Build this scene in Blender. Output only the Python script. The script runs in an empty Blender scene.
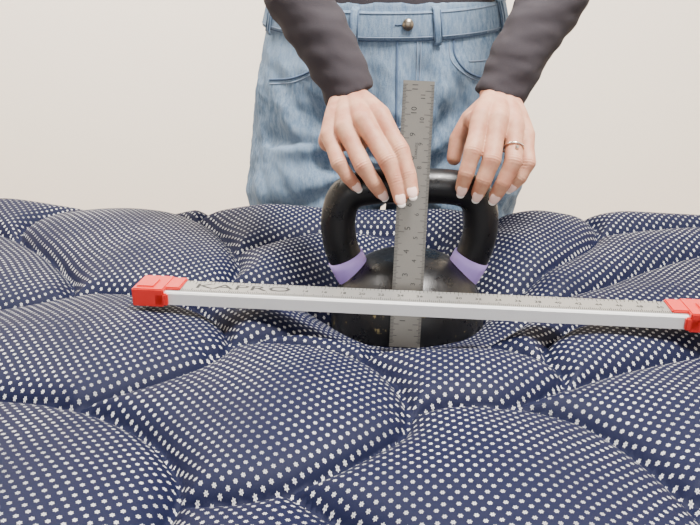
import bpy, bmesh, math, random
import numpy as np
from mathutils import Vector, Matrix, noise
from mathutils.bvhtree import BVHTree
random.seed(3)
scene = bpy.context.scene
D = bpy.data

# ------------------------------------------------------------ helpers
def link(ob, parent=None):
    scene.collection.objects.link(ob)
    if parent: ob.parent = parent
    return ob

def empty(name, loc=(0, 0, 0)):
    e = D.objects.new(name, None); e.empty_display_size = .05
    e.location = loc
    return link(e)

class MB:
    """light-weight mesh accumulator"""
    def __init__(s): s.v = []; s.f = []
    def add(s, verts, faces):
        o = len(s.v); s.v.extend(verts); s.f.extend([tuple(i + o for i in f) for f in faces])
    def transform(s, M): s.v = [tuple(M @ Vector(p)) for p in s.v]

_sph = {}
def unit_sphere(seg):
    if seg in _sph: return _sph[seg]
    rg = seg // 2 + 1
    V = [(0, 0, 1)]
    for j in range(1, rg):
        ph = math.pi * j / rg
        for i in range(seg):
            th = 2 * math.pi * i / seg
            V.append((math.sin(ph) * math.cos(th), math.sin(ph) * math.sin(th), math.cos(ph)))
    V.append((0, 0, -1)); F = []
    for i in range(seg): F.append((0, 1 + i, 1 + (i + 1) % seg))
    for j in range(rg - 2):
        a = 1 + j * seg; b = a + seg
        for i in range(seg): F.append((a + i, b + i, b + (i + 1) % seg, a + (i + 1) % seg))
    a = 1 + (rg - 2) * seg; L = len(V) - 1
    for i in range(seg): F.append((a + i, L, a + (i + 1) % seg))
    _sph[seg] = (np.array(V), F); return _sph[seg]

def sphere(mb, c, r, sc=(1, 1, 1), rot=None, seg=20):
    V, F = unit_sphere(seg)
    P = V * (np.array(sc) * r)
    if rot is not None: P = P @ np.array(rot).T
    mb.add((P + np.array(c)).tolist(), F)

def cone(mb, a, b, ra, rb, seg=24):
    a = Vector(a); b = Vector(b); q = (b - a).to_track_quat('Z', 'Y').to_matrix()
    V = []
    for c, r in ((a, ra), (b, rb)):
        for i in range(seg):
            t = 2 * math.pi * i / seg
            V.append(tuple(c + q @ Vector((r * math.cos(t), r * math.sin(t), 0))))
    F = [(i, (i + 1) % seg, seg + (i + 1) % seg, seg + i) for i in range(seg)]
    F += [tuple(range(seg))[::-1], tuple(range(seg, 2 * seg))]
    mb.add(V, F)

def chain(mb, pts, first=True, last=True, seg=22):
    n = len(pts)
    for i, p in enumerate(pts):
        if (i == 0 and not first) or (i == n - 1 and not last): continue
        sphere(mb, p[:3], p[3], seg=seg)
    for i in range(n - 1):
        cone(mb, pts[i][:3], pts[i + 1][:3], pts[i][3], pts[i + 1][3], seg)

CV = np.array([(x, y, z) for x in (-.5, .5) for y in (-.5, .5) for z in (-.5, .5)])
CF = [(0, 1, 3, 2), (4, 6, 7, 5), (0, 4, 5, 1), (2, 3, 7, 6), (0, 2, 6, 4), (1, 5, 7, 3)]
def box(mb, c, s, rot=None):
    P = CV * np.array(s)
    if rot is not None: P = P @ np.array(rot).T
    mb.add((P + np.array(c)).tolist(), CF)

def loft(mb, rings, seg=64):
    V = []
    for (cx, cy, z, rx, ry, pw) in rings:
        for i in range(seg):
            t = 2 * math.pi * i / seg; c, s = math.cos(t), math.sin(t)
            V.append((cx + rx * math.copysign(abs(c) ** (2 / pw), c), cy + ry * math.copysign(abs(s) ** (2 / pw), s), z))
    F = []
    for k in range(len(rings) - 1):
        a = k * seg; b = a + seg
        F += [(a + i, a + (i + 1) % seg, b + (i + 1) % seg, b + i) for i in range(seg)]
    F += [tuple(range(seg))[::-1], tuple(range((len(rings) - 1) * seg, len(rings) * seg))]
    mb.add(V, F)

def mesh_obj(name, mb, mat=None, parent=None, smooth=True, bevel=0, recalc=True):
    me = D.meshes.new(name); me.from_pydata([tuple(p) for p in mb.v], [], mb.f)
    if bevel or recalc:
        bm = bmesh.new(); bm.from_mesh(me)
        bmesh.ops.recalc_face_normals(bm, faces=bm.faces[:])
        if bevel: bmesh.ops.bevel(bm, geom=bm.edges[:], offset=bevel, segments=2, affect='EDGES')
        bm.to_mesh(me); bm.free()
    if smooth: me.polygons.foreach_set('use_smooth', [True] * len(me.polygons))
    if mat: me.materials.append(mat)
    return link(D.objects.new(name, me), parent)

pending = []
def remesh(ob, voxel, smooth=4, fac=.5):
    m = ob.modifiers.new('r', 'REMESH'); m.mode = 'VOXEL'; m.voxel_size = voxel
    if smooth:
        s = ob.modifiers.new('s', 'SMOOTH'); s.iterations = smooth; s.factor = fac
    pending.append(ob)
texts = []
def text_mesh(name, body, size, mat, parent, M, extrude=.0001):
    cu = D.curves.new(name, 'FONT'); cu.body = body; cu.size = size; cu.resolution_u = 2
    cu.align_x = 'CENTER'; cu.align_y = 'CENTER'; cu.extrude = extrude
    ob = D.objects.new(name + '_tmp', cu); link(ob); texts.append((name, ob, mat, parent, M))
def flush():
    bpy.context.view_layer.update()
    dg = bpy.context.evaluated_depsgraph_get()
    res = [(ob, D.meshes.new_from_object(ob.evaluated_get(dg))) for ob in pending]
    tres = [(t, D.meshes.new_from_object(t[1].evaluated_get(dg))) for t in texts]
    for ob, me in res:
        mats = list(ob.data.materials); ob.modifiers.clear(); ob.data = me
        me.materials.clear()
        for m in mats: me.materials.append(m)
        me.polygons.foreach_set('use_smooth', [True] * len(me.polygons)); me.update()
    for (name, ob, mat, parent, M), me in tres:
        D.objects.remove(ob); me.transform(M); me.materials.clear(); me.materials.append(mat)
        link(D.objects.new(name, me), parent)
    pending.clear(); texts.clear()

def get_co_no(me):
    n = len(me.vertices)
    co = np.empty(n * 3); me.vertices.foreach_get('co', co)
    no = np.empty(n * 3); me.vertex_normals.foreach_get('vector', no)
    return co.reshape(-1, 3), no.reshape(-1, 3)
def set_co(me, co): me.vertices.foreach_set('co', co.ravel()); me.update()

def catmull(pts, n=8, closed=False):
    P = [np.array(p, float) for p in pts]; out = []
    m = len(P)
    for i in range(m if closed else m - 1):
        if closed: p0, p1, p2, p3 = P[i - 1], P[i], P[(i + 1) % m], P[(i + 2) % m]
        else:
            p0 = P[max(i - 1, 0)]; p1 = P[i]; p2 = P[i + 1]; p3 = P[min(i + 2, m - 1)]
        for k in range(n):
            t = k / n
            out.append(.5 * ((2 * p1) + (-p0 + p2) * t + (2 * p0 - 5 * p1 + 4 * p2 - p3) * t * t + (-p0 + 3 * p1 - 3 * p2 + p3) * t ** 3))
    if not closed: out.append(P[-1])
    return out

def tube(name, pts, r, mat, parent=None, cyclic=False, seg=8):
    P = [Vector(p) for p in pts]; n = len(P); V = []; F = []
    up = None
    for i in range(n):
        a = P[i - 1] if (i > 0 or cyclic) else P[i]; b = P[(i + 1) % n] if (i < n - 1 or cyclic) else P[i]
        d = (b - a).normalized()
        if up is None:
            up = d.orthogonal().normalized()
        else:
            up = (up - d * up.dot(d)).normalized()
        sd = d.cross(up)
        for k in range(seg):
            t = 2 * math.pi * k / seg
            V.append(tuple(P[i] + up * (r * math.cos(t)) + sd * (r * math.sin(t))))
    for i in range(n if cyclic else n - 1):
        a = i * seg; b = ((i + 1) % n) * seg
        F += [(a + k, a + (k + 1) % seg, b + (k + 1) % seg, b + k) for k in range(seg)]
    if not cyclic: F += [tuple(range(seg))[::-1], tuple(range((n - 1) * seg, n * seg))]
    mb = MB(); mb.add(V, F)
    return mesh_obj(name, mb, mat, parent)

# ------------------------------------------------------------ materials
class NT:
    def __init__(s, name):
        s.m = D.materials.new(name); s.m.use_nodes = True
        s.t = s.m.node_tree; s.b = s.t.nodes['Principled BSDF']
    def n(s, typ, **kw):
        nd = s.t.nodes.new(typ)
        for k, v in kw.items(): setattr(nd, k, v)
        return nd
    def l(s, a, b): s.t.links.new(a, b)
    def math(s, op, a, b=None, c=None):
        nd = s.t.nodes.new('ShaderNodeMath'); nd.operation = op
        for i, v in enumerate((a, b, c)):
            if v is None: continue
            if isinstance(v, (int, float)): nd.inputs[i].default_value = v
            else: s.l(v, nd.inputs[i])
        return nd.outputs[0]
    def mix(s, f, a, b):
        nd = s.t.nodes.new('ShaderNodeMix'); nd.data_type = 'RGBA'
        for k, v in ((0, f), (6, a), (7, b)):
            if isinstance(v, (int, float)): nd.inputs[k].default_value = v
            elif isinstance(v, tuple): nd.inputs[k].default_value = (*v, 1)
            else: s.l(v, nd.inputs[k])
        return nd.outputs[2]
    def noise(s, scale, detail=3, vec=None, rough=.5):
        nd = s.n('ShaderNodeTexNoise'); nd.inputs['Scale'].default_value = scale
        nd.inputs['Detail'].default_value = detail; nd.inputs['Roughness'].default_value = rough
        if vec is not None: s.l(vec, nd.inputs['Vector'])
        return nd.outputs['Fac']
    def coord(s, scale=None):
        tc = s.n('ShaderNodeTexCoord').outputs['Object']
        if scale is None: return tc
        mp = s.n('ShaderNodeMapping'); mp.inputs['Scale'].default_value = scale
        s.l(tc, mp.inputs['Vector']); return mp.outputs[0]
    def ramp(s, f, a, b):
        nd = s.n('ShaderNodeMapRange'); nd.inputs['From Min'].default_value = a; nd.inputs['From Max'].default_value = b
        s.l(f, nd.inputs['Value']); return nd.outputs[0]
    def bump(s, h, strength=.3, dist=.001):
        nd = s.n('ShaderNodeBump'); nd.inputs['Strength'].default_value = strength
        nd.inputs['Distance'].default_value = dist
        s.l(h, nd.inputs['Height']); s.l(nd.outputs[0], s.b.inputs['Normal'])
    def set(s, **kw):
        for k, v in kw.items():
            inp = s.b.inputs[k.replace('_', ' ')]
            if isinstance(v, (int, float)): inp.default_value = v
            elif isinstance(v, tuple): inp.default_value = (*v, 1) if len(v) == 3 else v
            else: s.l(v, inp)
        return s

def simple(name, col, rough=.5, metal=0, nscale=60, namt=.12, bump=.1, bdist=.0005):
    t = NT(name); c = t.coord()
    nz = t.noise(nscale, 4, c)
    dark = tuple(x * (1 - namt) for x in col); lite = tuple(min(1, x * (1 + namt)) for x in col)
    t.set(Base_Color=t.mix(nz, dark, lite), Roughness=rough, Metallic=metal)
    if bump: t.bump(nz, bump, bdist)
    return t.m

M_wall = simple('wall_paint', (.90, .84, .745), .9, nscale=250, namt=.012, bump=.08)
M_ceil = simple('ceiling_paint', (.86, .85, .83), .9, nscale=200, namt=.01)
M_trim = simple('trim_paint', (.85, .85, .83), .5, nscale=100, namt=.01)
M_black = simple('print_black', (.010, .010, .010), .6)
M_red = simple('red_plastic', (.52, .012, .009), .38, nscale=300, namt=.05)
M_purple = simple('purple_band', (.40, .28, .72), .5, nscale=200, namt=.06)
M_alu = simple('anodized_aluminum', (.74, .75, .76), .42, .40, nscale=500, namt=.04)
M_knit = simple('charcoal_jersey', (.022, .017, .022), .9, nscale=900, namt=.25, bump=.35, bdist=.0006)
M_nail = simple('nail_polish', (.72, .48, .42), .2, nscale=200, namt=.02, bump=0)
M_nailtip = simple('nail_tip', (.84, .78, .73), .2, nscale=200, namt=.01, bump=0)
M_gold = simple('silver_ring', (.85, .80, .72), .2, 1, bump=0)
M_brass = simple('antique_brass', (.22, .19, .15), .35, .9)
M_stitch = simple('denim_stitch', (.15, .20, .28), .8)
M_seam = simple('denim_seam', (.055, .09, .155), .9)
M_hair = simple('brown_hair', (.09, .05, .03), .5, nscale=200, namt=.4, bump=.5)
M_shoe = simple('white_sneaker', (.7, .7, .68), .6)
M_base = simple('grey_upholstery', (.22, .22, .24), .9, nscale=600, namt=.2, bump=.4)
M_wood = simple('bed_leg_wood', (.25, .14, .07), .5)
M_white = simple('eye_white', (.8, .8, .78), .2, bump=0)
M_lip = simple('lip', (.45, .16, .14), .4)

t = NT('oak_floor'); c = t.coord((1.2, 7, 1)); nz = t.noise(6, 6, c)
t.set(Base_Color=t.mix(nz, (.26, .16, .09), (.45, .31, .19)), Roughness=.45); t.bump(nz, .1); M_floor = t.m

t = NT('skin'); c = t.coord()
n1 = t.noise(70, 3, c); n2 = t.noise(900, 3, c); n3 = t.noise(240, 3, c)
col = t.mix(t.ramp(n1, .35, .65), (.41, .175, .110), (.50, .265, .170))
col = t.mix(t.math('MULTIPLY', t.ramp(n3, .5, .75), .30), col, (.37, .15, .10))
t.set(Base_Color=col, Roughness=.56, Subsurface_Weight=.10, Subsurface_Scale=.004)
t.b.inputs['Subsurface Radius'].default_value = (1, .35, .2)
t.b.inputs['Specular IOR Level'].default_value = .35
t.bump(t.math('ADD', n2, n3), .35, .0005); M_skin = t.m

def steel(name, col, axis_scale, metal=.85):
    t = NT(name); c = t.coord(axis_scale)
    nz = t.noise(1, 5, c, .7)
    lite = tuple(x * 1.25 for x in col)
    t.set(Base_Color=t.mix(nz, col, lite), Roughness=t.math('MULTIPLY_ADD', nz, .25, .30), Metallic=metal)
    t.bump(nz, .15, .0002); return t.m
M_steel = steel('brushed_steel', (.125, .118, .107), (900, 900, 25), .75)
M_scale = steel('scale_plate', (.29, .285, .27), (30, 900, 900), .7)

t = NT('kettlebell_enamel'); c = t.coord()
n1 = t.noise(45, 5, c, .7); n2 = t.noise(700, 2, c)
z = t.n('ShaderNodeSeparateXYZ'); t.l(c, z.inputs[0])
chips = t.math('MULTIPLY', t.ramp(n1, .62, .66), t.math('LESS_THAN', z.outputs[2], .70))
t.set(Base_Color=t.mix(chips, (.005, .005, .006), (.12, .095, .045)), Roughness=t.ramp(n1, .1, 1.25))
t.b.inputs['Specular IOR Level'].default_value = .32
t.bump(n2, .25, .0006); M_kb = t.m

t = NT('light_wash_denim'); c = t.coord()
cv = t.coord((1, 1, .22)); nbig = t.noise(9, 4, c); nstr = t.noise(190, 4, cv, .75); nf = t.noise(1100, 2, c)
colA = t.mix(t.ramp(nbig, .35, .65), (.062, .112, .190), (.150, .222, .320))
colB = t.mix(t.ramp(nstr, .35, .72), colA, (.26, .34, .435))
colC = t.mix(t.math('MULTIPLY', nf, .45), colB, (.045, .085, .155))
t.set(Base_Color=colC, Roughness=.92); t.bump(t.math('ADD', nf, nstr), .8, .0010)
t.b.inputs['Specular IOR Level'].default_value = .2; M_denim = t.m

# quilted fabric with little flower dots on a staggered lattice
t = NT('navy_dotted_ticking'); c = t.coord()
wob = t.n('ShaderNodeTexNoise'); wob.inputs['Scale'].default_value = 7; t.l(c, wob.inputs['Vector'])
va = t.n('ShaderNodeVectorMath', operation='MULTIPLY_ADD'); t.l(wob.outputs['Color'], va.inputs[0])
va.inputs[1].default_value = (.012, .012, 0); t.l(c, va.inputs[2])
sp = t.n('ShaderNodeSeparateXYZ'); t.l(va.outputs[0], sp.inputs[0])
PA, PB = .0100, .0104
def lattice(off):
    fx = t.math('SUBTRACT', t.math('FRACT', t.math('ADD', t.math('DIVIDE', sp.outputs[0], PA), off)), .5)
    fy = t.math('SUBTRACT', t.math('FRACT', t.math('ADD', t.math('DIVIDE', sp.outputs[1], PB), off)), .5)
    x = t.math('MULTIPLY', fx, PA * 1000); y = t.math('MULTIPLY', fy, PB * 1000)
    r = t.math('SQRT', t.math('ADD', t.math('MULTIPLY', x, x), t.math('MULTIPLY', y, y)))
    an = t.math('ARCTAN2', y, x)
    pet = t.math('MULTIPLY_ADD', t.math('COSINE', t.math('MULTIPLY', an, 6)), .42, 1.50)
    a = t.math('SUBTRACT', pet, r)
    core = t.math('GREATER_THAN', r, .48)
    return t.math('MULTIPLY', t.ramp(a, 0, .3), t.math('MULTIPLY_ADD', core, .7, .3))
dots = t.math('MAXIMUM', lattice(0.0), lattice(.5))
sheen_vis = t.ramp(t.noise(13, 2, c), .32, .66)  # patchy dot brightness painted into the colour, standing in for fabric sheen
sheen_vis = t.math('MULTIPLY_ADD', sheen_vis, .58, .40)
fine = t.noise(1500, 2, c)
cb = t.mix(fine, (.0014, .0024, .0130), (.0050, .0074, .031))
colr = t.mix(t.math('MULTIPLY', dots, sheen_vis), cb, (.66, .66, .65))
t.set(Base_Color=colr, Roughness=t.math('MULTIPLY_ADD', dots, -.25, .62))
t.b.inputs['Specular IOR Level'].default_value = .12
t.bump(t.math('ADD', t.math('MULTIPLY', dots, 1.0), t.math('MULTIPLY', fine, .5)), .5, .0007); M_tick = t.m

# ------------------------------------------------------------ room
def slab(name, c, s, mat):
    b = MB(); box(b, c, s); return mesh_obj(name, b, mat, smooth=False)
slab('floor', (0, .3, -.05), (5.0, 5.0, .1), M_floor)
slab('wall_back', (0, 2.45, 1.35), (5.0, .1, 2.7), M_wall)
slab('wall_left', (-2.45, .25, 1.35), (.1, 4.3, 2.7), M_wall)
slab('wall_right', (2.45, .25, 1.35), (.1, 4.3, 2.7), M_wall)
slab('ceiling', (0, .3, 2.75), (5.0, 5.0, .1), M_ceil)
slab('baseboard_back', (0, 2.39, .05), (4.78, .02, .1), M_trim)
slab('baseboard_left', (-2.39, .25, .05), (.02, 4.2, .1), M_trim)
slab('baseboard_right', (2.39, .25, .05), (.02, 4.2, .1), M_trim)

# ------------------------------------------------------------ kettlebell
KX, KY = .070, .790
kb = empty('kettlebell')
b = MB()
prof = [(0, -.080), (.055, -.080), (.066, -.077), (.080, -.060), (.089, -.035), (.093, -.008), (.092, .015), (.086, .038), (.074, .058), (.055, .074), (.03, .083), (0, .085)]
prof = [tuple(p) for p in catmull(prof, 4)]
loft(b, [(KX, KY, .640 + z, max(r, .0005), max(r, .0005), 2) for r, z in prof], 64)
hp = [(-.036,.666),(-.053,.684),(-.068,.703),(-.081,.735),(-.0835,.770),(-.073,.797),(-.044,.8055),(0,.8065),(.044,.8055),(.073,.797),(.0835,.770),(.081,.735),(.068,.703),(.053,.684),(.036,.666)]
chain(b, [(KX + p[0], KY, p[1], .0205) for p in catmull(hp, 5)], seg=32)
body = mesh_obj('body', b, M_kb, kb, recalc=False); remesh(body, .0018, 12)
for nm, sgn in (('band_left', -1), ('band_right', 1)):
    pts = [(KX + sgn * x, KY, z) for x, z in [(.0535,.684),(.0600,.692),(.0665,.701),(.0715,.711),(.0755,.720)]]
    tube(nm, pts, .0219, M_purple, kb, seg=48)

# ------------------------------------------------------------ steel ruler (upright)
ruler = empty('steel_ruler')
rb, rt = Vector((.0600, .694, .648)), Vector((.0745, .776, .926))
ax = (rt - rb).normalized(); xr = Vector((1, 0, 0)); xr = (xr - ax * xr.dot(ax)).normalized(); nr = ax.cross(xr)
fn = -nr if nr.y > 0 else nr
Lr = (rt - rb).length; Wr = .0340
Mr = Matrix(((xr.x, ax.x, fn.x, rb.x), (xr.y, ax.y, fn.y, rb.y), (xr.z, ax.z, fn.z, rb.z), (0, 0, 0, 1)))
b = MB(); box(b, (0, Lr / 2, 0), (Wr, Lr, .0012)); b.transform(Mr)
mesh_obj('blade', b, M_steel, ruler, smooth=False, bevel=.0002)
b = MB(); n = int(Lr / .0015875)
for i in range(3, n - 1):
    L = .0095 if i % 16 == 0 else .0075 if i % 8 == 0 else .0052 if i % 4 == 0 else .0036
    box(b, (-Wr / 2 + L / 2, i * .0015875, .0007), (L, .00048, .0003))
    L = .0095 if i % 16 == 0 else .0075 if i % 8 == 0 else .0048 if i % 4 == 0 else .0030
    box(b, (Wr / 2 - L / 2, i * .0015875, .0007), (L, .00048, .0003))
b.transform(Mr); mesh_obj('graduations', b, M_black, ruler, smooth=False)
for i in range(1, 12):
    y = i * .0254 + .004
    if y > Lr - .005: break
    text_mesh(f'numeral_{i}', str(i), .0090, M_black, ruler, Mr @ Matrix.Translation((-.0035, y, .0007)) @ Matrix.Rotation(math.pi / 2, 4, 'Z'))
    text_mesh(f'numeral_small_{i}', str(i), .0070, M_black, ruler, Mr @ Matrix.Translation((.0055, y - .010, .0007)) @ Matrix.Rotation(math.pi / 2, 4, 'Z'))
text_mesh('print_line', 'STAINLESS', .0038, M_black, ruler, Mr @ Matrix.Translation((.001, Lr - .075, .0007)) @ Matrix.Rotation(math.pi / 2, 4, 'Z'))

# ------------------------------------------------------------ aluminum straightedge
se = empty('aluminum_straightedge', (.070, .668, .7045)); se.rotation_euler = (0, math.radians(.3), math.radians(-6.0))
SL = .54
prof = [(-.016, -.0005), (-.016, .0118), (-.0148, .0135), (.016, .0145), (.016, .0105), (-.009, .0095), (-.009, -.0005)]
m = len(prof); b = MB()
b.add([(-SL / 2, y, z) for y, z in prof] + [(SL / 2, y, z) for y, z in prof],
      [(i, (i + 1) % m, m + (i + 1) % m, m + i) for i in range(m)] + [tuple(range(m))[::-1], tuple(range(m, 2 * m))])
mesh_obj('extrusion', b, M_alu, se, smooth=False)
sl = math.atan2(.001, .0308); RX = Matrix.Rotation(sl, 3, 'X')
b = MB(); box(b, (0, .0015, .01425), (SL, .027, .0008), RX); mesh_obj('scale_plate', b, M_scale, se, smooth=False)
b = MB(); i = 0; x = -SL / 2 + .012
while x < SL / 2 - .01:
    L = .007 if i % 10 == 0 else .0055 if i % 5 == 0 else .0035
    box(b, (x, -.0115 + L / 2, .01425), (.0005, L, .0007), RX)
    if i % 2 == 0: box(b, (x, .0145 - L / 2, .0150), (.0005, L, .0006), RX)
    x += .002; i += 1
mesh_obj('graduations', b, M_black, se, smooth=False)
for i in range(1, 26):
    x = -SL / 2 + .012 + i * .02
    if x > SL / 2 - .012 or -.25 < x < -.12: continue
    text_mesh(f'numeral_{i}', str(i * 2), .0070, M_black, se, Matrix.Translation((x, .001, .01475)))
text_mesh('maker_lettering', 'KAPRO', .0165, M_black, se, Matrix.Translation((-.185, .0025, .01478)) @ Matrix.Diagonal((1.95, 1, 1, 1)), extrude=.00015)
for nm, sg in (('end_cap_left', -1), ('end_cap_right', 1)):
    b = MB()
    box(b, (sg * (SL / 2 + .012), 0, .0080), (.034, .040, .020))
    box(b, (sg * (SL / 2 - .008), .004, .0150), (.024, .030, .0045))
    box(b, (sg * (SL / 2 - .002), -.0175, .0062), (.014, .005, .013))
    box(b, (sg * (SL / 2 + .016), -.004, .0180), (.020, .022, .003))
    mesh_obj(nm, b, M_red, se, smooth=False, bevel=.0012)

# ------------------------------------------------------------ woman
woman = empty('woman')
def H(a, b_, y): return ((a - 350) * .0011, y, .917 - (b_ - 90) * .00111)
def Hc(pts): return [(*H(p[0], p[1], p[2]), p[3]) for p in pts]
hands = []
def build_hand(name, wrist, arm, fingers, thumb, palm):
    b = MB(); w = wrist
    for o in (-7, 7):
        chain(b, Hc([(w[0] + o, w[1], w[2], .0165), (arm[0] + o * .8, arm[1], arm[2], .0180)]))
    chain(b, Hc([(w[0], w[1], w[2], .0180), (arm[0], arm[1], arm[2], .0190)]))
    for i, f in enumerate(fingers):
        mcp = f[0]
        s = (w[0] + (mcp[0] - w[0]) * .28, w[1] + 3, w[2] - .003, .0145)
        mid = tuple((s[k] + mcp[k]) / 2 for k in range(3))
        chain(b, Hc([s, (mid[0], mid[1] - 1, mid[2] - .0025, .0132), mcp]))
        # extensor tendon
        chain(b, Hc([(mid[0], mid[1], mid[2] - .0135, .0022), (mcp[0], mcp[1], mcp[2] - .0100, .0026)]))
        lowm = (mcp[0], mcp[1] + 8, mcp[2] + .014, .0135)
        chain(b, Hc([(s[0], s[1] + 8, s[2] + .004, .015), lowm]))
        r1, r2 = f[1][3], f[2][3]
        p = [mcp, tuple((mcp[k] * .5 + f[1][k] * .5) for k in range(3)) + (r1 * .97,), f[1],
             tuple((f[1][k] * .5 + f[2][k] * .5) for k in range(3)) + (r2 * 1.0,), f[2], f[3]]
        chain(b, Hc(p))
        if i < 3:   # webbing between neighbouring finger roots
            g = fingers[i + 1]
            wp = tuple((mcp[k] + g[0][k] + f[1][k] * .25 + g[1][k] * .25) / 2.5 for k in range(3))
            sphere(b, H(wp[0], wp[1], wp[2] + .004), .0082)
    chain(b, Hc(thumb))
    chain(b, Hc([(thumb[1][0], thumb[1][1], thumb[1][2] - .006, .0105), (fingers[0][0][0], fingers[0][0][1] + 4, fingers[0][0][2] + .012, .011)]))
    for p in palm: sphere(b, H(p[0], p[1], p[2]), p[3])
    ob = mesh_obj(name, b, M_skin, woman, recalc=False)
    remesh(ob, .0009, 9); hands.append((ob, fingers))
    for k, f in enumerate(fingers):
        a = Vector(H(*f[2][:3])); e = Vector(H(*f[3][:3])); d = (e - a).normalized()
        dor = Vector((0, -1, .25)); dor = (dor - d * dor.dot(d)).normalized(); sd = d.cross(dor)
        R3 = Matrix((sd, d, dor)).transposed(); r = f[3][3]
        b2 = MB(); sphere(b2, e + dor * (r * .70) + d * .0006, 1, (r * .76, r * 1.12, r * .36), R3, 24)
        mesh_obj(f'{name}_nail_{k+1}', b2, M_nail, woman)
        b2 = MB(); sphere(b2, e + dor * (r * .62) + d * (r * .80 + .0006), 1, (r * .60, r * .56, r * .27), R3, 20)
        mesh_obj(f'{name}_nail_tip_{k+1}', b2, M_nailtip, woman)

RF = [
 [(380,116,.784,.0120),(400,146,.752,.0100),(407,167,.737,.0088),(410,182,.7280,.0074)],
 [(363,120,.778,.0122),(387,155,.746,.0104),(396,175,.737,.0092),(399,189,.7295,.0076)],
 [(345,128,.780,.0118),(363,161,.750,.0100),(374,177,.747,.0088),(381,188,.752,.0074)],
 [(329,136,.787,.0108),(339,160,.760,.0090),(348,173,.757,.0078),(355,182,.760,.0067)]]
build_hand('hand_right', (347,101,.832), (341,78,.842), RF,
    [(360,110,.822,.0155),(385,130,.826,.0130),(398,152,.824,.0108),(400,172,.818,.0090)],
    [(352,120,.806,.0205),(345,126,.806,.0175),(357,140,.803,.0175),(340,143,.802,.0145)])
LF = [
 [(482,117,.784,.0120),(471,147,.754,.0100),(465,168,.749,.0088),(462,183,.752,.0075)],
 [(498,119,.778,.0122),(489,154,.748,.0104),(482,174,.745,.0092),(478,188,.750,.0076)],
 [(515,126,.780,.0118),(511,156,.750,.0100),(502,177,.747,.0088),(496,191,.752,.0074)],
 [(529,136,.787,.0108),(528,160,.762,.0090),(521,174,.759,.0078),(514,183,.761,.0067)]]
build_hand('hand_left', (509,101,.832), (518,75,.842), LF,
    [(500,108,.822,.0155),(478,126,.824,.0122),(465,146,.822,.0100),(461,165,.815,.0085)],
    [(505,120,.806,.0205),(513,127,.806,.0175),(500,142,.803,.0175),(515,144,.802,.0145)])
a = Vector(H(515,126,.780)); e = Vector(H(511,156,.750)); d = (e - a).normalized(); cpt = a.lerp(e, .62)
q = d.to_track_quat('Z', 'Y').to_matrix()
pts = [cpt + q @ Vector((.0108 * math.cos(x), .0108 * math.sin(x), 0)) for x in np.linspace(0, 2 * math.pi, 40)[:-1]]
tube('finger_ring', pts, .0010, M_gold, woman, cyclic=True)
b = MB(); sphere(b, cpt + Vector((.001, -.0114, .003)), .0024, seg=8); mesh_obj('finger_ring_stone', b, M_gold, woman, smooth=False)

BX, BY = .056, 1.170
b = MB()
loft(b, [(BX, BY, .998, .172, .108, 2.2), (BX, BY, 1.03, .165, .105, 2.2), (BX, BY - .005, 1.10, .15, .100, 2.2), (BX, BY - .025, 1.20, .163, .118, 2.2),
          (BX, BY - .045, 1.30, .172, .108, 2.3), (BX, BY - .065, 1.37, .155, .075, 2.2), (BX, BY - .075, 1.405, .085, .060, 2), (BX, BY - .08, 1.43, .058, .055, 2)])
chain(b, [(BX - .08, BY - .06, 1.36, .05), (-.118, 1.085, 1.345, .052), (-.135, 1.01, 1.235, .047), (-.112, .928, 1.125, .043), (-.060, .880, 1.010, .0385), (-.018, .848, .945, .0325), (.0015, .838, .901, .0300)], last=False, seg=32)
chain(b, [(BX + .08, BY - .06, 1.36, .05), (.232, 1.085, 1.345, .052), (.275, 1.01, 1.235, .047), (.280, .928, 1.125, .043), (.240, .880, 1.010, .0385), (.195, .848, .945, .0325), (.175, .838, .899, .0300)], last=False, seg=32)
sw = mesh_obj('sweater', b, M_knit, woman, recalc=False); remesh(sw, .003, 7)

b = MB()
loft(b, [(BX, BY, .70, .190, .08, 2.3), (BX, BY, .76, .222, .112, 2.4), (BX, BY, .82, .219, .120, 2.4), (BX, BY, .88, .210, .121, 2.4), (BX, BY, .93, .198, .117, 2.3), (BX, BY, .97, .188, .113, 2.2), (BX, BY, 1.008, .181, .108, 2.2)])
for s in (-1, 1):
    loft(b, [(BX + s * .095, 1.20, .06, .095, .105, 2.1), (BX + s * .10, 1.19, .40, .095, .098, 2.1), (BX + s * .112, 1.175, .60, .108, .110, 2.2), (BX + s * .118, BY, .72, .112, .118, 2.2), (BX + s * .115, BY, .80, .10, .115, 2.2)])
jeans = mesh_obj('jeans', b, M_denim, woman, recalc=False); remesh(jeans, .0042, 8)
for s, nm in ((-1, 'left'), (1, 'right')):
    b = MB(); sphere(b, (BX + s * .10, 1.20, .05), 1, (.047, .07, .05)); sphere(b, (BX + s * .105, 1.11, .036), 1, (.046, .10, .036))
    sh = mesh_obj(f'shoe_{nm}', b, M_shoe, woman, recalc=False); remesh(sh, .006, 3)
hc = Vector((BX, 1.055, 1.555))
b = MB()
chain(b, [(BX, 1.09, 1.40, .052), (BX, 1.075, 1.47, .048), (BX, 1.065, 1.53, .05)])
sphere(b, hc + Vector((0, .01, .03)), 1, (.073, .092, .085)); sphere(b, hc + Vector((0, -.02, -.035)), 1, (.055, .062, .068))
sphere(b, hc + Vector((0, -.062, -.078)), .020); chain(b, [(BX, hc.y - .080, hc.z + .008, .007), (BX, hc.y - .094, hc.z - .022, .011)])
for s in (-1, 1): sphere(b, hc + Vector((s * .072, .015, -.005)), 1, (.008, .017, .028)); sphere(b, hc + Vector((s * .035, -.055, -.025)), .022)
hd = mesh_obj('head', b, M_skin, woman, recalc=False); remesh(hd, .003, 5)
flush()

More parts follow.
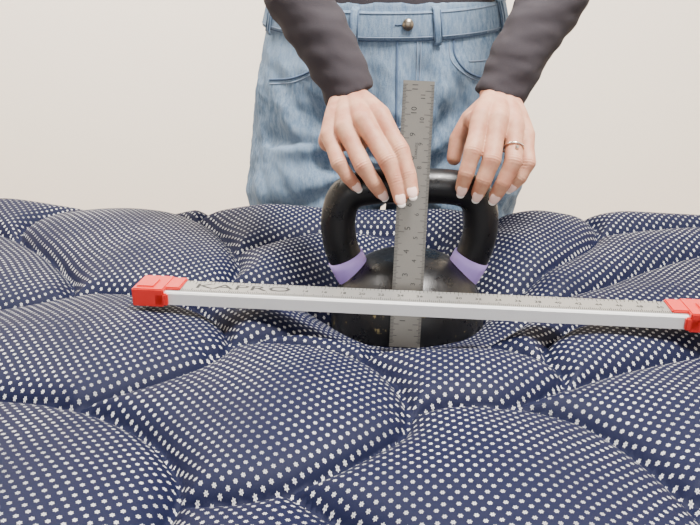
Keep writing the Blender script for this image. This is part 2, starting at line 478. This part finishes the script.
for ob, fingers in hands:      # subtle knuckle creases
    me = ob.data; co, no = get_co_no(me)
    for f in fingers:
        for a, b_, c2, amp, win in ((f[0], f[1], f[2], .00028, .0048), (f[1], f[2], f[3], .00020, .0032)):
            pb = np.array(H(*b_[:3])); dd = np.array(H(*c2[:3])) - np.array(H(*a[:3])); dd /= np.linalg.norm(dd)
            rel = co - pb; dist = np.linalg.norm(rel, axis=1); s = rel @ dd
            side = np.clip(-no[:, 1], 0, 1) * (dist < .017)
            co -= no * (amp * np.cos(2 * math.pi * s / .0030) * np.exp(-(s / win) ** 2) * side)[:, None]
    set_co(me, co)

me = sw.data; co, no = get_co_no(me)       # sleeve folds
amp = np.zeros(len(co))
for i, c in enumerate(co):
    if c[1] < 1.06:
        amp[i] = noise.noise(Vector((c[0] * 22, c[1] * 26, c[2] * 60))) * .0030 + noise.noise(Vector((c[0] * 60 + c[2] * 50, c[1] * 60, c[2] * 90))) * .0008
set_co(me, co + no * amp[:, None])

me = jeans.data; co, no = get_co_no(me); amp = np.zeros(len(co))
for i, c in enumerate(co):
    if c[2] < .50: continue
    x, z = c[0] - BX - .012, c[2]
    rr = math.hypot(x, z - .77); th = math.atan2(abs(x), z - .77)
    fan = math.sin(th * 12 + 3 * noise.noise(Vector((x * 6, z * 6, 0)))) * math.exp(-((rr - .11) / .09) ** 2) * .0068
    n1 = noise.noise(Vector((x * 16 + 5, c[1] * 14, z * 6))) * .010
    n2 = noise.noise(Vector((x * 38 + z * 14, c[1] * 30, z * 20))) * .0055
    n3 = noise.noise(Vector((x * 80 + z * 50, c[1] * 70, z * 60))) * .0016
    amp[i] = (fan + n1 + n2 + n3) * min(1, max(0, (.965 - z) / .05))
set_co(me, co + no * amp[:, None])
bv = BVHTree.FromPolygons([v.co.copy() for v in me.vertices], [tuple(p.vertices) for p in me.polygons])
def on_jeans(x, z, off=.0006):
    hit = bv.ray_cast(Vector((x, .6, z)), Vector((0, 1, 0)))
    return (x, (hit[0].y if hit[0] else BY) - off, z)
def seam(name, pts, r=.0009, mat=M_stitch, n=12, off=.0003):
    q = catmull(pts, n); tube(name, [on_jeans(p[0], p[1], off) for p in q], r, mat, woman)
def wb(theta, z, off):
    k = (z - .93) / .07; rx = .198 + (.181 - .198) * k + off; ry = .117 + (.110 - .117) * k + off
    c, s = math.cos(theta), math.sin(theta); pw = 2.2
    front = max(0, -s) ** 1.5
    return Vector((BX + rx * math.copysign(abs(c) ** (2 / pw), c), BY + ry * math.copysign(abs(s) ** (2 / pw), s), z - .010 * front + .010 * (1 - front)))
seg = 160; b = MB(); V = []
prs = [(.966, .001), (.966, .0045), (.972, .0055), (.999, .0050), (1.005, .0042), (1.005, -.004), (.966, -.004)]
for (z, off) in prs: V += [tuple(wb(2 * math.pi * i / seg, z, off)) for i in range(seg)]
F = []
for k in range(len(prs)):
    a = k * seg; e = ((k + 1) % len(prs)) * seg
    F += [(a + i, a + (i + 1) % seg, e + (i + 1) % seg, e + i) for i in range(seg)]
b.add(V, F); mesh_obj('waistband', b, M_denim, woman)
for k, (z, o) in enumerate([(.9695, .0056), (1.002, .0052)]):
    tube(f'waistband_stitch_{k}', [wb(2 * math.pi * i / 120, z, o) for i in range(120)], .0008, M_stitch, woman, cyclic=True)
tube('waistband_edge', [wb(2 * math.pi * i / 120, .9655, .0030) for i in range(120)], .0014, M_seam, woman, cyclic=True)
for k, th in enumerate([-1.80, -1.24, -.50, -2.7, 1.57]):
    zs = [(.957, .005), (.962, .0085), (.985, .0098), (1.006, .0085), (1.011, .004)]; V = []
    for z, o in zs:
        ds = (-.030, -.015, 0, .015, .030)
        V += [tuple(wb(th + dt, z, o)) for dt in ds] + [tuple(wb(th + dt, z, o - .0022)) for dt in ds[::-1]]
    F = []
    for r_ in range(4):
        F += [(r_ * 10 + i, r_ * 10 + (i + 1) % 10, r_ * 10 + 10 + (i + 1) % 10, r_ * 10 + 10 + i) for i in range(10)]
    F += [tuple(range(10))[::-1], tuple(range(40, 50))]
    b = MB(); b.add(V, F); mesh_obj(f'belt_loop_{k+1}', b, M_denim, woman)
    for q in (-.027, .027):
        tube(f'belt_loop_{k+1}_stitch_{"a" if q<0 else "b"}', [wb(th + q, z, o + .0006) for z, o in zs[1:4]], .0007, M_seam, woman)
bp = wb(-math.pi / 2 + .115, .987, .006)
b = MB(); cone(b, bp, bp + Vector((0, -.004, 0)), .0085, .0078, 28); sphere(b, bp + Vector((0, -.004, 0)), .0055, (1, .35, 1)); mesh_obj('jeans_button', b, M_brass, woman)
tube('buttonhole', [wb(-math.pi / 2 + x, .987, .0058) for x in np.linspace(.03, .08, 8)], .0009, M_seam, woman)
FX = BX + .012
seam('fly_edge', [(FX, .955), (FX, .90), (FX, .85), (FX + .002, .79)], .0020, M_seam)
seam('fly_stitch', [(FX + .034, .955), (FX + .034, .90), (FX + .032, .865), (FX + .020, .835), (FX, .822)], .0011)
seam('fly_stitch_inner', [(FX + .029, .955), (FX + .029, .90), (FX + .027, .868), (FX + .017, .842), (FX, .830)], .0011)
seam('centre_seam', [(FX + .002, .79), (FX + .004, .74), (FX + .004, .70)], .0016, M_seam)
for s, nm in ((-1, 'left'), (1, 'right')):
    for k, o in enumerate((0, .006)):
        seam(f'pocket_{nm}_{k}', [(BX + s * (.095 - o), .962), (BX + s * (.097 - o), .935 - o), (BX + s * (.115), .913 - o), (BX + s * .145, .901 - o), (BX + s * .178, .897 - o)], .0017 if k == 0 else .0010, M_seam if k == 0 else M_stitch)
seam('coin_pocket', [(BX + .118, .926), (BX + .145, .927), (BX + .175, .931)], .0012, M_stitch)
b = MB()
sphere(b, hc + Vector((0, .030, .045)), 1, (.084, .092, .086)); sphere(b, hc + Vector((0, .115, .02)), 1, (.035, .04, .05))
chain(b, [(BX, 1.175, 1.55, .03), (BX, 1.20, 1.46, .026), (BX, 1.215, 1.36, .012)])
mesh_obj('hair', b, M_hair, woman)
for s, nm in ((-1, 'l'), (1, 'r')):
    b = MB(); sphere(b, hc + Vector((s * .030, -.070, .008)), .0125); mesh_obj(f'eye_{nm}', b, M_white, woman)
    b = MB(); sphere(b, hc + Vector((s * .030, -.080, .006)), .0055); mesh_obj(f'iris_{nm}', b, M_hair, woman)
b = MB(); sphere(b, hc + Vector((0, -.080, -.050)), 1, (.022, .006, .007)); mesh_obj('mouth', b, M_lip, woman)

# ------------------------------------------------------------ mattress
seams = [
 [(-.46,.49),(-.36,.525),(-.296,.530),(-.241,.522),(-.196,.503),(-.156,.473),(-.130,.436),(-.121,.408),(-.121,.379),(-.124,.350),(-.14,.28),(-.2,.22),(-.3,.2)],
 [(-.241,.520),(-.195,.55),(-.142,.594),(-.124,.64),(-.145,.695),(-.191,.735),(-.24,.762),(-.295,.772),(-.332,.758),(-.391,.725),(-.47,.70)],
 [(-.135,.615),(-.115,.634),(-.078,.642),(-.019,.630),(.027,.590),(.048,.535),(.045,.485),(.015,.454),(-.035,.417),(-.075,.401),(-.119,.397)],
 [(-.045,.411),(-.013,.384),(.022,.355),(.05,.30),(.04,.22)],
 [(.046,.505),(.083,.522),(.141,.520),(.193,.495),(.222,.446),(.235,.39),(.24,.32),(.22,.24)],
 [(.012,.612),(.04,.637),(.09,.643),(.15,.630),(.192,.600),(.197,.567),(.165,.54),(.126,.520)],
 [(.17,.545),(.194,.555),(.249,.582),(.34,.614),(.44,.64)],
 [(.235,.40),(.30,.385),(.40,.40)],
 [(-.60,.98),(-.497,.950),(-.415,.888),(-.346,.81),(-.332,.76)],
 [(-.415,.888),(-.47,.95),(-.445,1.01),(-.36,1.045),(-.28,1.03),(-.2,.97),(-.154,.888),(-.145,.83),(-.163,.79),(-.225,.768),(-.295,.772)],
 [(-.154,.888),(-.09,.93),(-.02,.96),(.06,.955),(.12,.93)],
 [(-.225,1.0),(-.20,1.05),(-.2,1.1)],
 [(-.163,.79),(-.10,.80),(-.04,.79),(0,.77)],
 [(-.124,.64),(-.06,.665),(0,.68)],
 [(.192,.600),(.20,.64),(.24,.68),(.30,.705),(.379,.70),(.50,.67)],
 [(.14,.66),(.19,.72),(.25,.76),(.30,.79),(.38,.835),(.459,.867),(.56,.88)],
 [(.15,.79),(.19,.80),(.26,.845),(.33,.905),(.35,.96),(.32,1.02)],
 [(.342,.925),(.42,.94),(.52,.95),(.62,.93)],
 [(.12,.87),(.18,.93),(.21,.98),(.2,1.05)],
]
def in_view(x, y): return .28 < y < 1.2 and abs(x) < .10 + .56 * y
ell = []; j = 0; yy = -.50
while yy < 1.3:
    xx = -1.2 + (j % 2) * .15
    while xx < 1.2:
        if not in_view(xx, yy):
            ell.append([(xx + .148 * math.cos(a), yy + .118 * math.sin(a)) for a in np.linspace(0, 2 * math.pi, 25)])
        xx += .30
    yy += .215; j += 1
segs = []
for s in seams:
    q = catmull(s, 6)
    segs += [(q[i][0], q[i][1], q[i + 1][0], q[i + 1][1]) for i in range(len(q) - 1)]
for s in ell:
    segs += [(s[i][0], s[i][1], s[i + 1][0], s[i + 1][1]) for i in range(len(s) - 1) if not in_view(*s[i])]
ang = math.radians(-4.3); ca, sa = math.cos(ang), math.sin(ang)
CXm, CYm = .03, .282
HW, HD = 1.02, .75
step = .0036
nu = int(2 * HW / step) + 1; nv = int(2 * HD / step) + 1
u = np.linspace(-HW, HW, nu); v = np.linspace(-HD, HD, nv)
U, V = np.meshgrid(u, v)
WX = CXm + ca * U - sa * V; WY = CYm + sa * U + ca * V
dmin = np.full(U.shape, 9.0)
for (x0, y0, x1, y1) in segs:
    dx, dy = x1 - x0, y1 - y0; L2 = dx * dx + dy * dy + 1e-12
    mx, my = (x0 + x1) / 2 - CXm, (y0 + y1) / 2 - CYm
    mu, mv = ca * mx + sa * my, -sa * mx + ca * my
    rad = .125 + math.sqrt(L2) / 2
    i0 = max(0, int((mu - rad + HW) / (2 * HW) * (nu - 1))); i1 = min(nu, int((mu + rad + HW) / (2 * HW) * (nu - 1)) + 2)
    j0 = max(0, int((mv - rad + HD) / (2 * HD) * (nv - 1))); j1 = min(nv, int((mv + rad + HD) / (2 * HD) * (nv - 1)) + 2)
    if i0 >= i1 or j0 >= j1: continue
    px, py = WX[j0:j1, i0:i1], WY[j0:j1, i0:i1]
    tt = np.clip(((px - x0) * dx + (py - y0) * dy) / L2, 0, 1)
    dmin[j0:j1, i0:i1] = np.minimum(dmin[j0:j1, i0:i1], np.hypot(px - x0 - tt * dx, py - y0 - tt * dy))
edge = np.minimum(HW - np.abs(U), HD - np.abs(V))
t1 = np.clip(dmin / .031, 0, 1); t2 = np.clip(dmin / .115, 0, 1)
t2 = t2 * t2 * (3 - 2 * t2) * .35 + (1 - (1 - t2) ** 2) * .65     # no ridge line along the middle of a panel
puff = .020 * np.sqrt(1 - (1 - t1) ** 2) + .017 * t2
Z = .6660 + puff
Z += (.026 + .012 * np.clip((WX - .1) / .4, 0, 1)) * np.clip((WY - .78) / .22, 0, 1)
Z += .0015 * np.sin(WX * 17 + 1) * np.sin(WY * 15 + .5)
# soften only the crowns of the panels (blend with a blurred copy away from seams)
Zb = Z.copy()
for _ in range(40):
    Zb[1:-1, 1:-1] = (Zb[1:-1, 1:-1] * 4 + Zb[:-2, 1:-1] + Zb[2:, 1:-1] + Zb[1:-1, :-2] + Zb[1:-1, 2:]) / 8
wgt = np.clip((dmin - .020) / .02, 0, 1)
Z = Z * (1 - wgt) + Zb * wgt
R = np.hypot(WX - KX, (WY - KY))
ss = lambda x: np.clip(x, 0, 1) ** 2 * (3 - 2 * np.clip(x, 0, 1))
Z -= .053 * (1 - ss((R - .070) / .130)) + .082 * (1 - ss((R - .052) / .045))
er = .045
k = np.clip(1 - edge / er, 0, 1)
Z -= er * (1 - np.sqrt(np.clip(1 - k ** 2, 0, 1)))
verts = np.stack([U.ravel(), V.ravel(), Z.ravel()], 1).tolist()
idx = np.arange(nu * nv).reshape(nv, nu)
faces = np.stack([idx[:-1, :-1].ravel(), idx[:-1, 1:].ravel(), idx[1:, 1:].ravel(), idx[1:, :-1].ravel()], 1).tolist()
per = [int(i) for i in list(idx[0, :]) + list(idx[1:, -1]) + list(idx[-1, -2::-1]) + list(idx[-2:0:-1, 0])]
prev = per
for kz in range(1, 13):
    f = kz / 12; row = []
    for i in per:
        x, y, z0 = verts[i]; bul = .008 * math.sin(math.pi * f)
        row.append(len(verts))
        verts.append((x + (math.copysign(bul, x) if abs(x) > HW - 1e-4 else 0), y + (math.copysign(bul, y) if abs(y) > HD - 1e-4 else 0), z0 * (1 - f) + .44 * f))
    n = len(row)
    for i in range(n): faces.append((prev[i], row[i], row[(i + 1) % n], prev[(i + 1) % n]))
    prev = row
faces.append(tuple(prev[::-1]))
me = D.meshes.new('mattress'); me.from_pydata(verts, [], faces); me.materials.append(M_tick)
me.polygons.foreach_set('use_smooth', [True] * len(me.polygons))
mattress = link(D.objects.new('mattress', me)); mattress.location = (CXm, CYm, 0); mattress.rotation_euler = (0, 0, ang)
bed = empty('bed_base', (CXm, CYm, 0)); bed.rotation_euler = (0, 0, ang)
b = MB(); box(b, (0, 0, .30), (2 * HW - .02, 2 * HD - .02, .27)); mesh_obj('foundation', b, M_base, bed, bevel=.015)
for i, (a, e) in enumerate([(-1, -1), (1, -1), (-1, 1), (1, 1)]):
    b = MB(); cone(b, (a * .92, e * .65, 0), (a * .92, e * .65, .17), .022, .035); mesh_obj(f'leg_{i+1}', b, M_wood, bed)

# ------------------------------------------------------------ lights
w = D.worlds.new('world'); scene.world = w; w.use_nodes = True
w.node_tree.nodes['Background'].inputs[0].default_value = (1, .985, .965, 1)
w.node_tree.nodes['Background'].inputs[1].default_value = .75
def area(name, loc, size, power, col=(1, .975, .94), rot=(0, 0, 0)):
    l = D.lights.new(name, 'AREA'); l.shape = 'RECTANGLE'; l.size = size[0]; l.size_y = size[1]; l.energy = power; l.color = col
    o = D.objects.new(name, l); o.location = loc; o.rotation_euler = rot; link(o); return o
area('ceiling_light_panel', (.5, .5, 2.68), (.5, .5), 170)
area('ceiling_light_panel.001', (-1.0, 1.5, 2.68), (.9, .9), 85)
area('front_area_light', (.2, -2.1, 1.7), (2.4, 1.6), 38, (1, .99, .98), (math.radians(80), 0, 0))  # large area lamp at the room's open front; no window is modelled there

cam = D.cameras.new('camera'); cam.lens = 36; cam.sensor_width = 36; cam.clip_start = .02
co = D.objects.new('camera', cam); co.location = (0, 0, 1.0); co.rotation_euler = (math.radians(70), 0, 0)
link(co); scene.camera = co
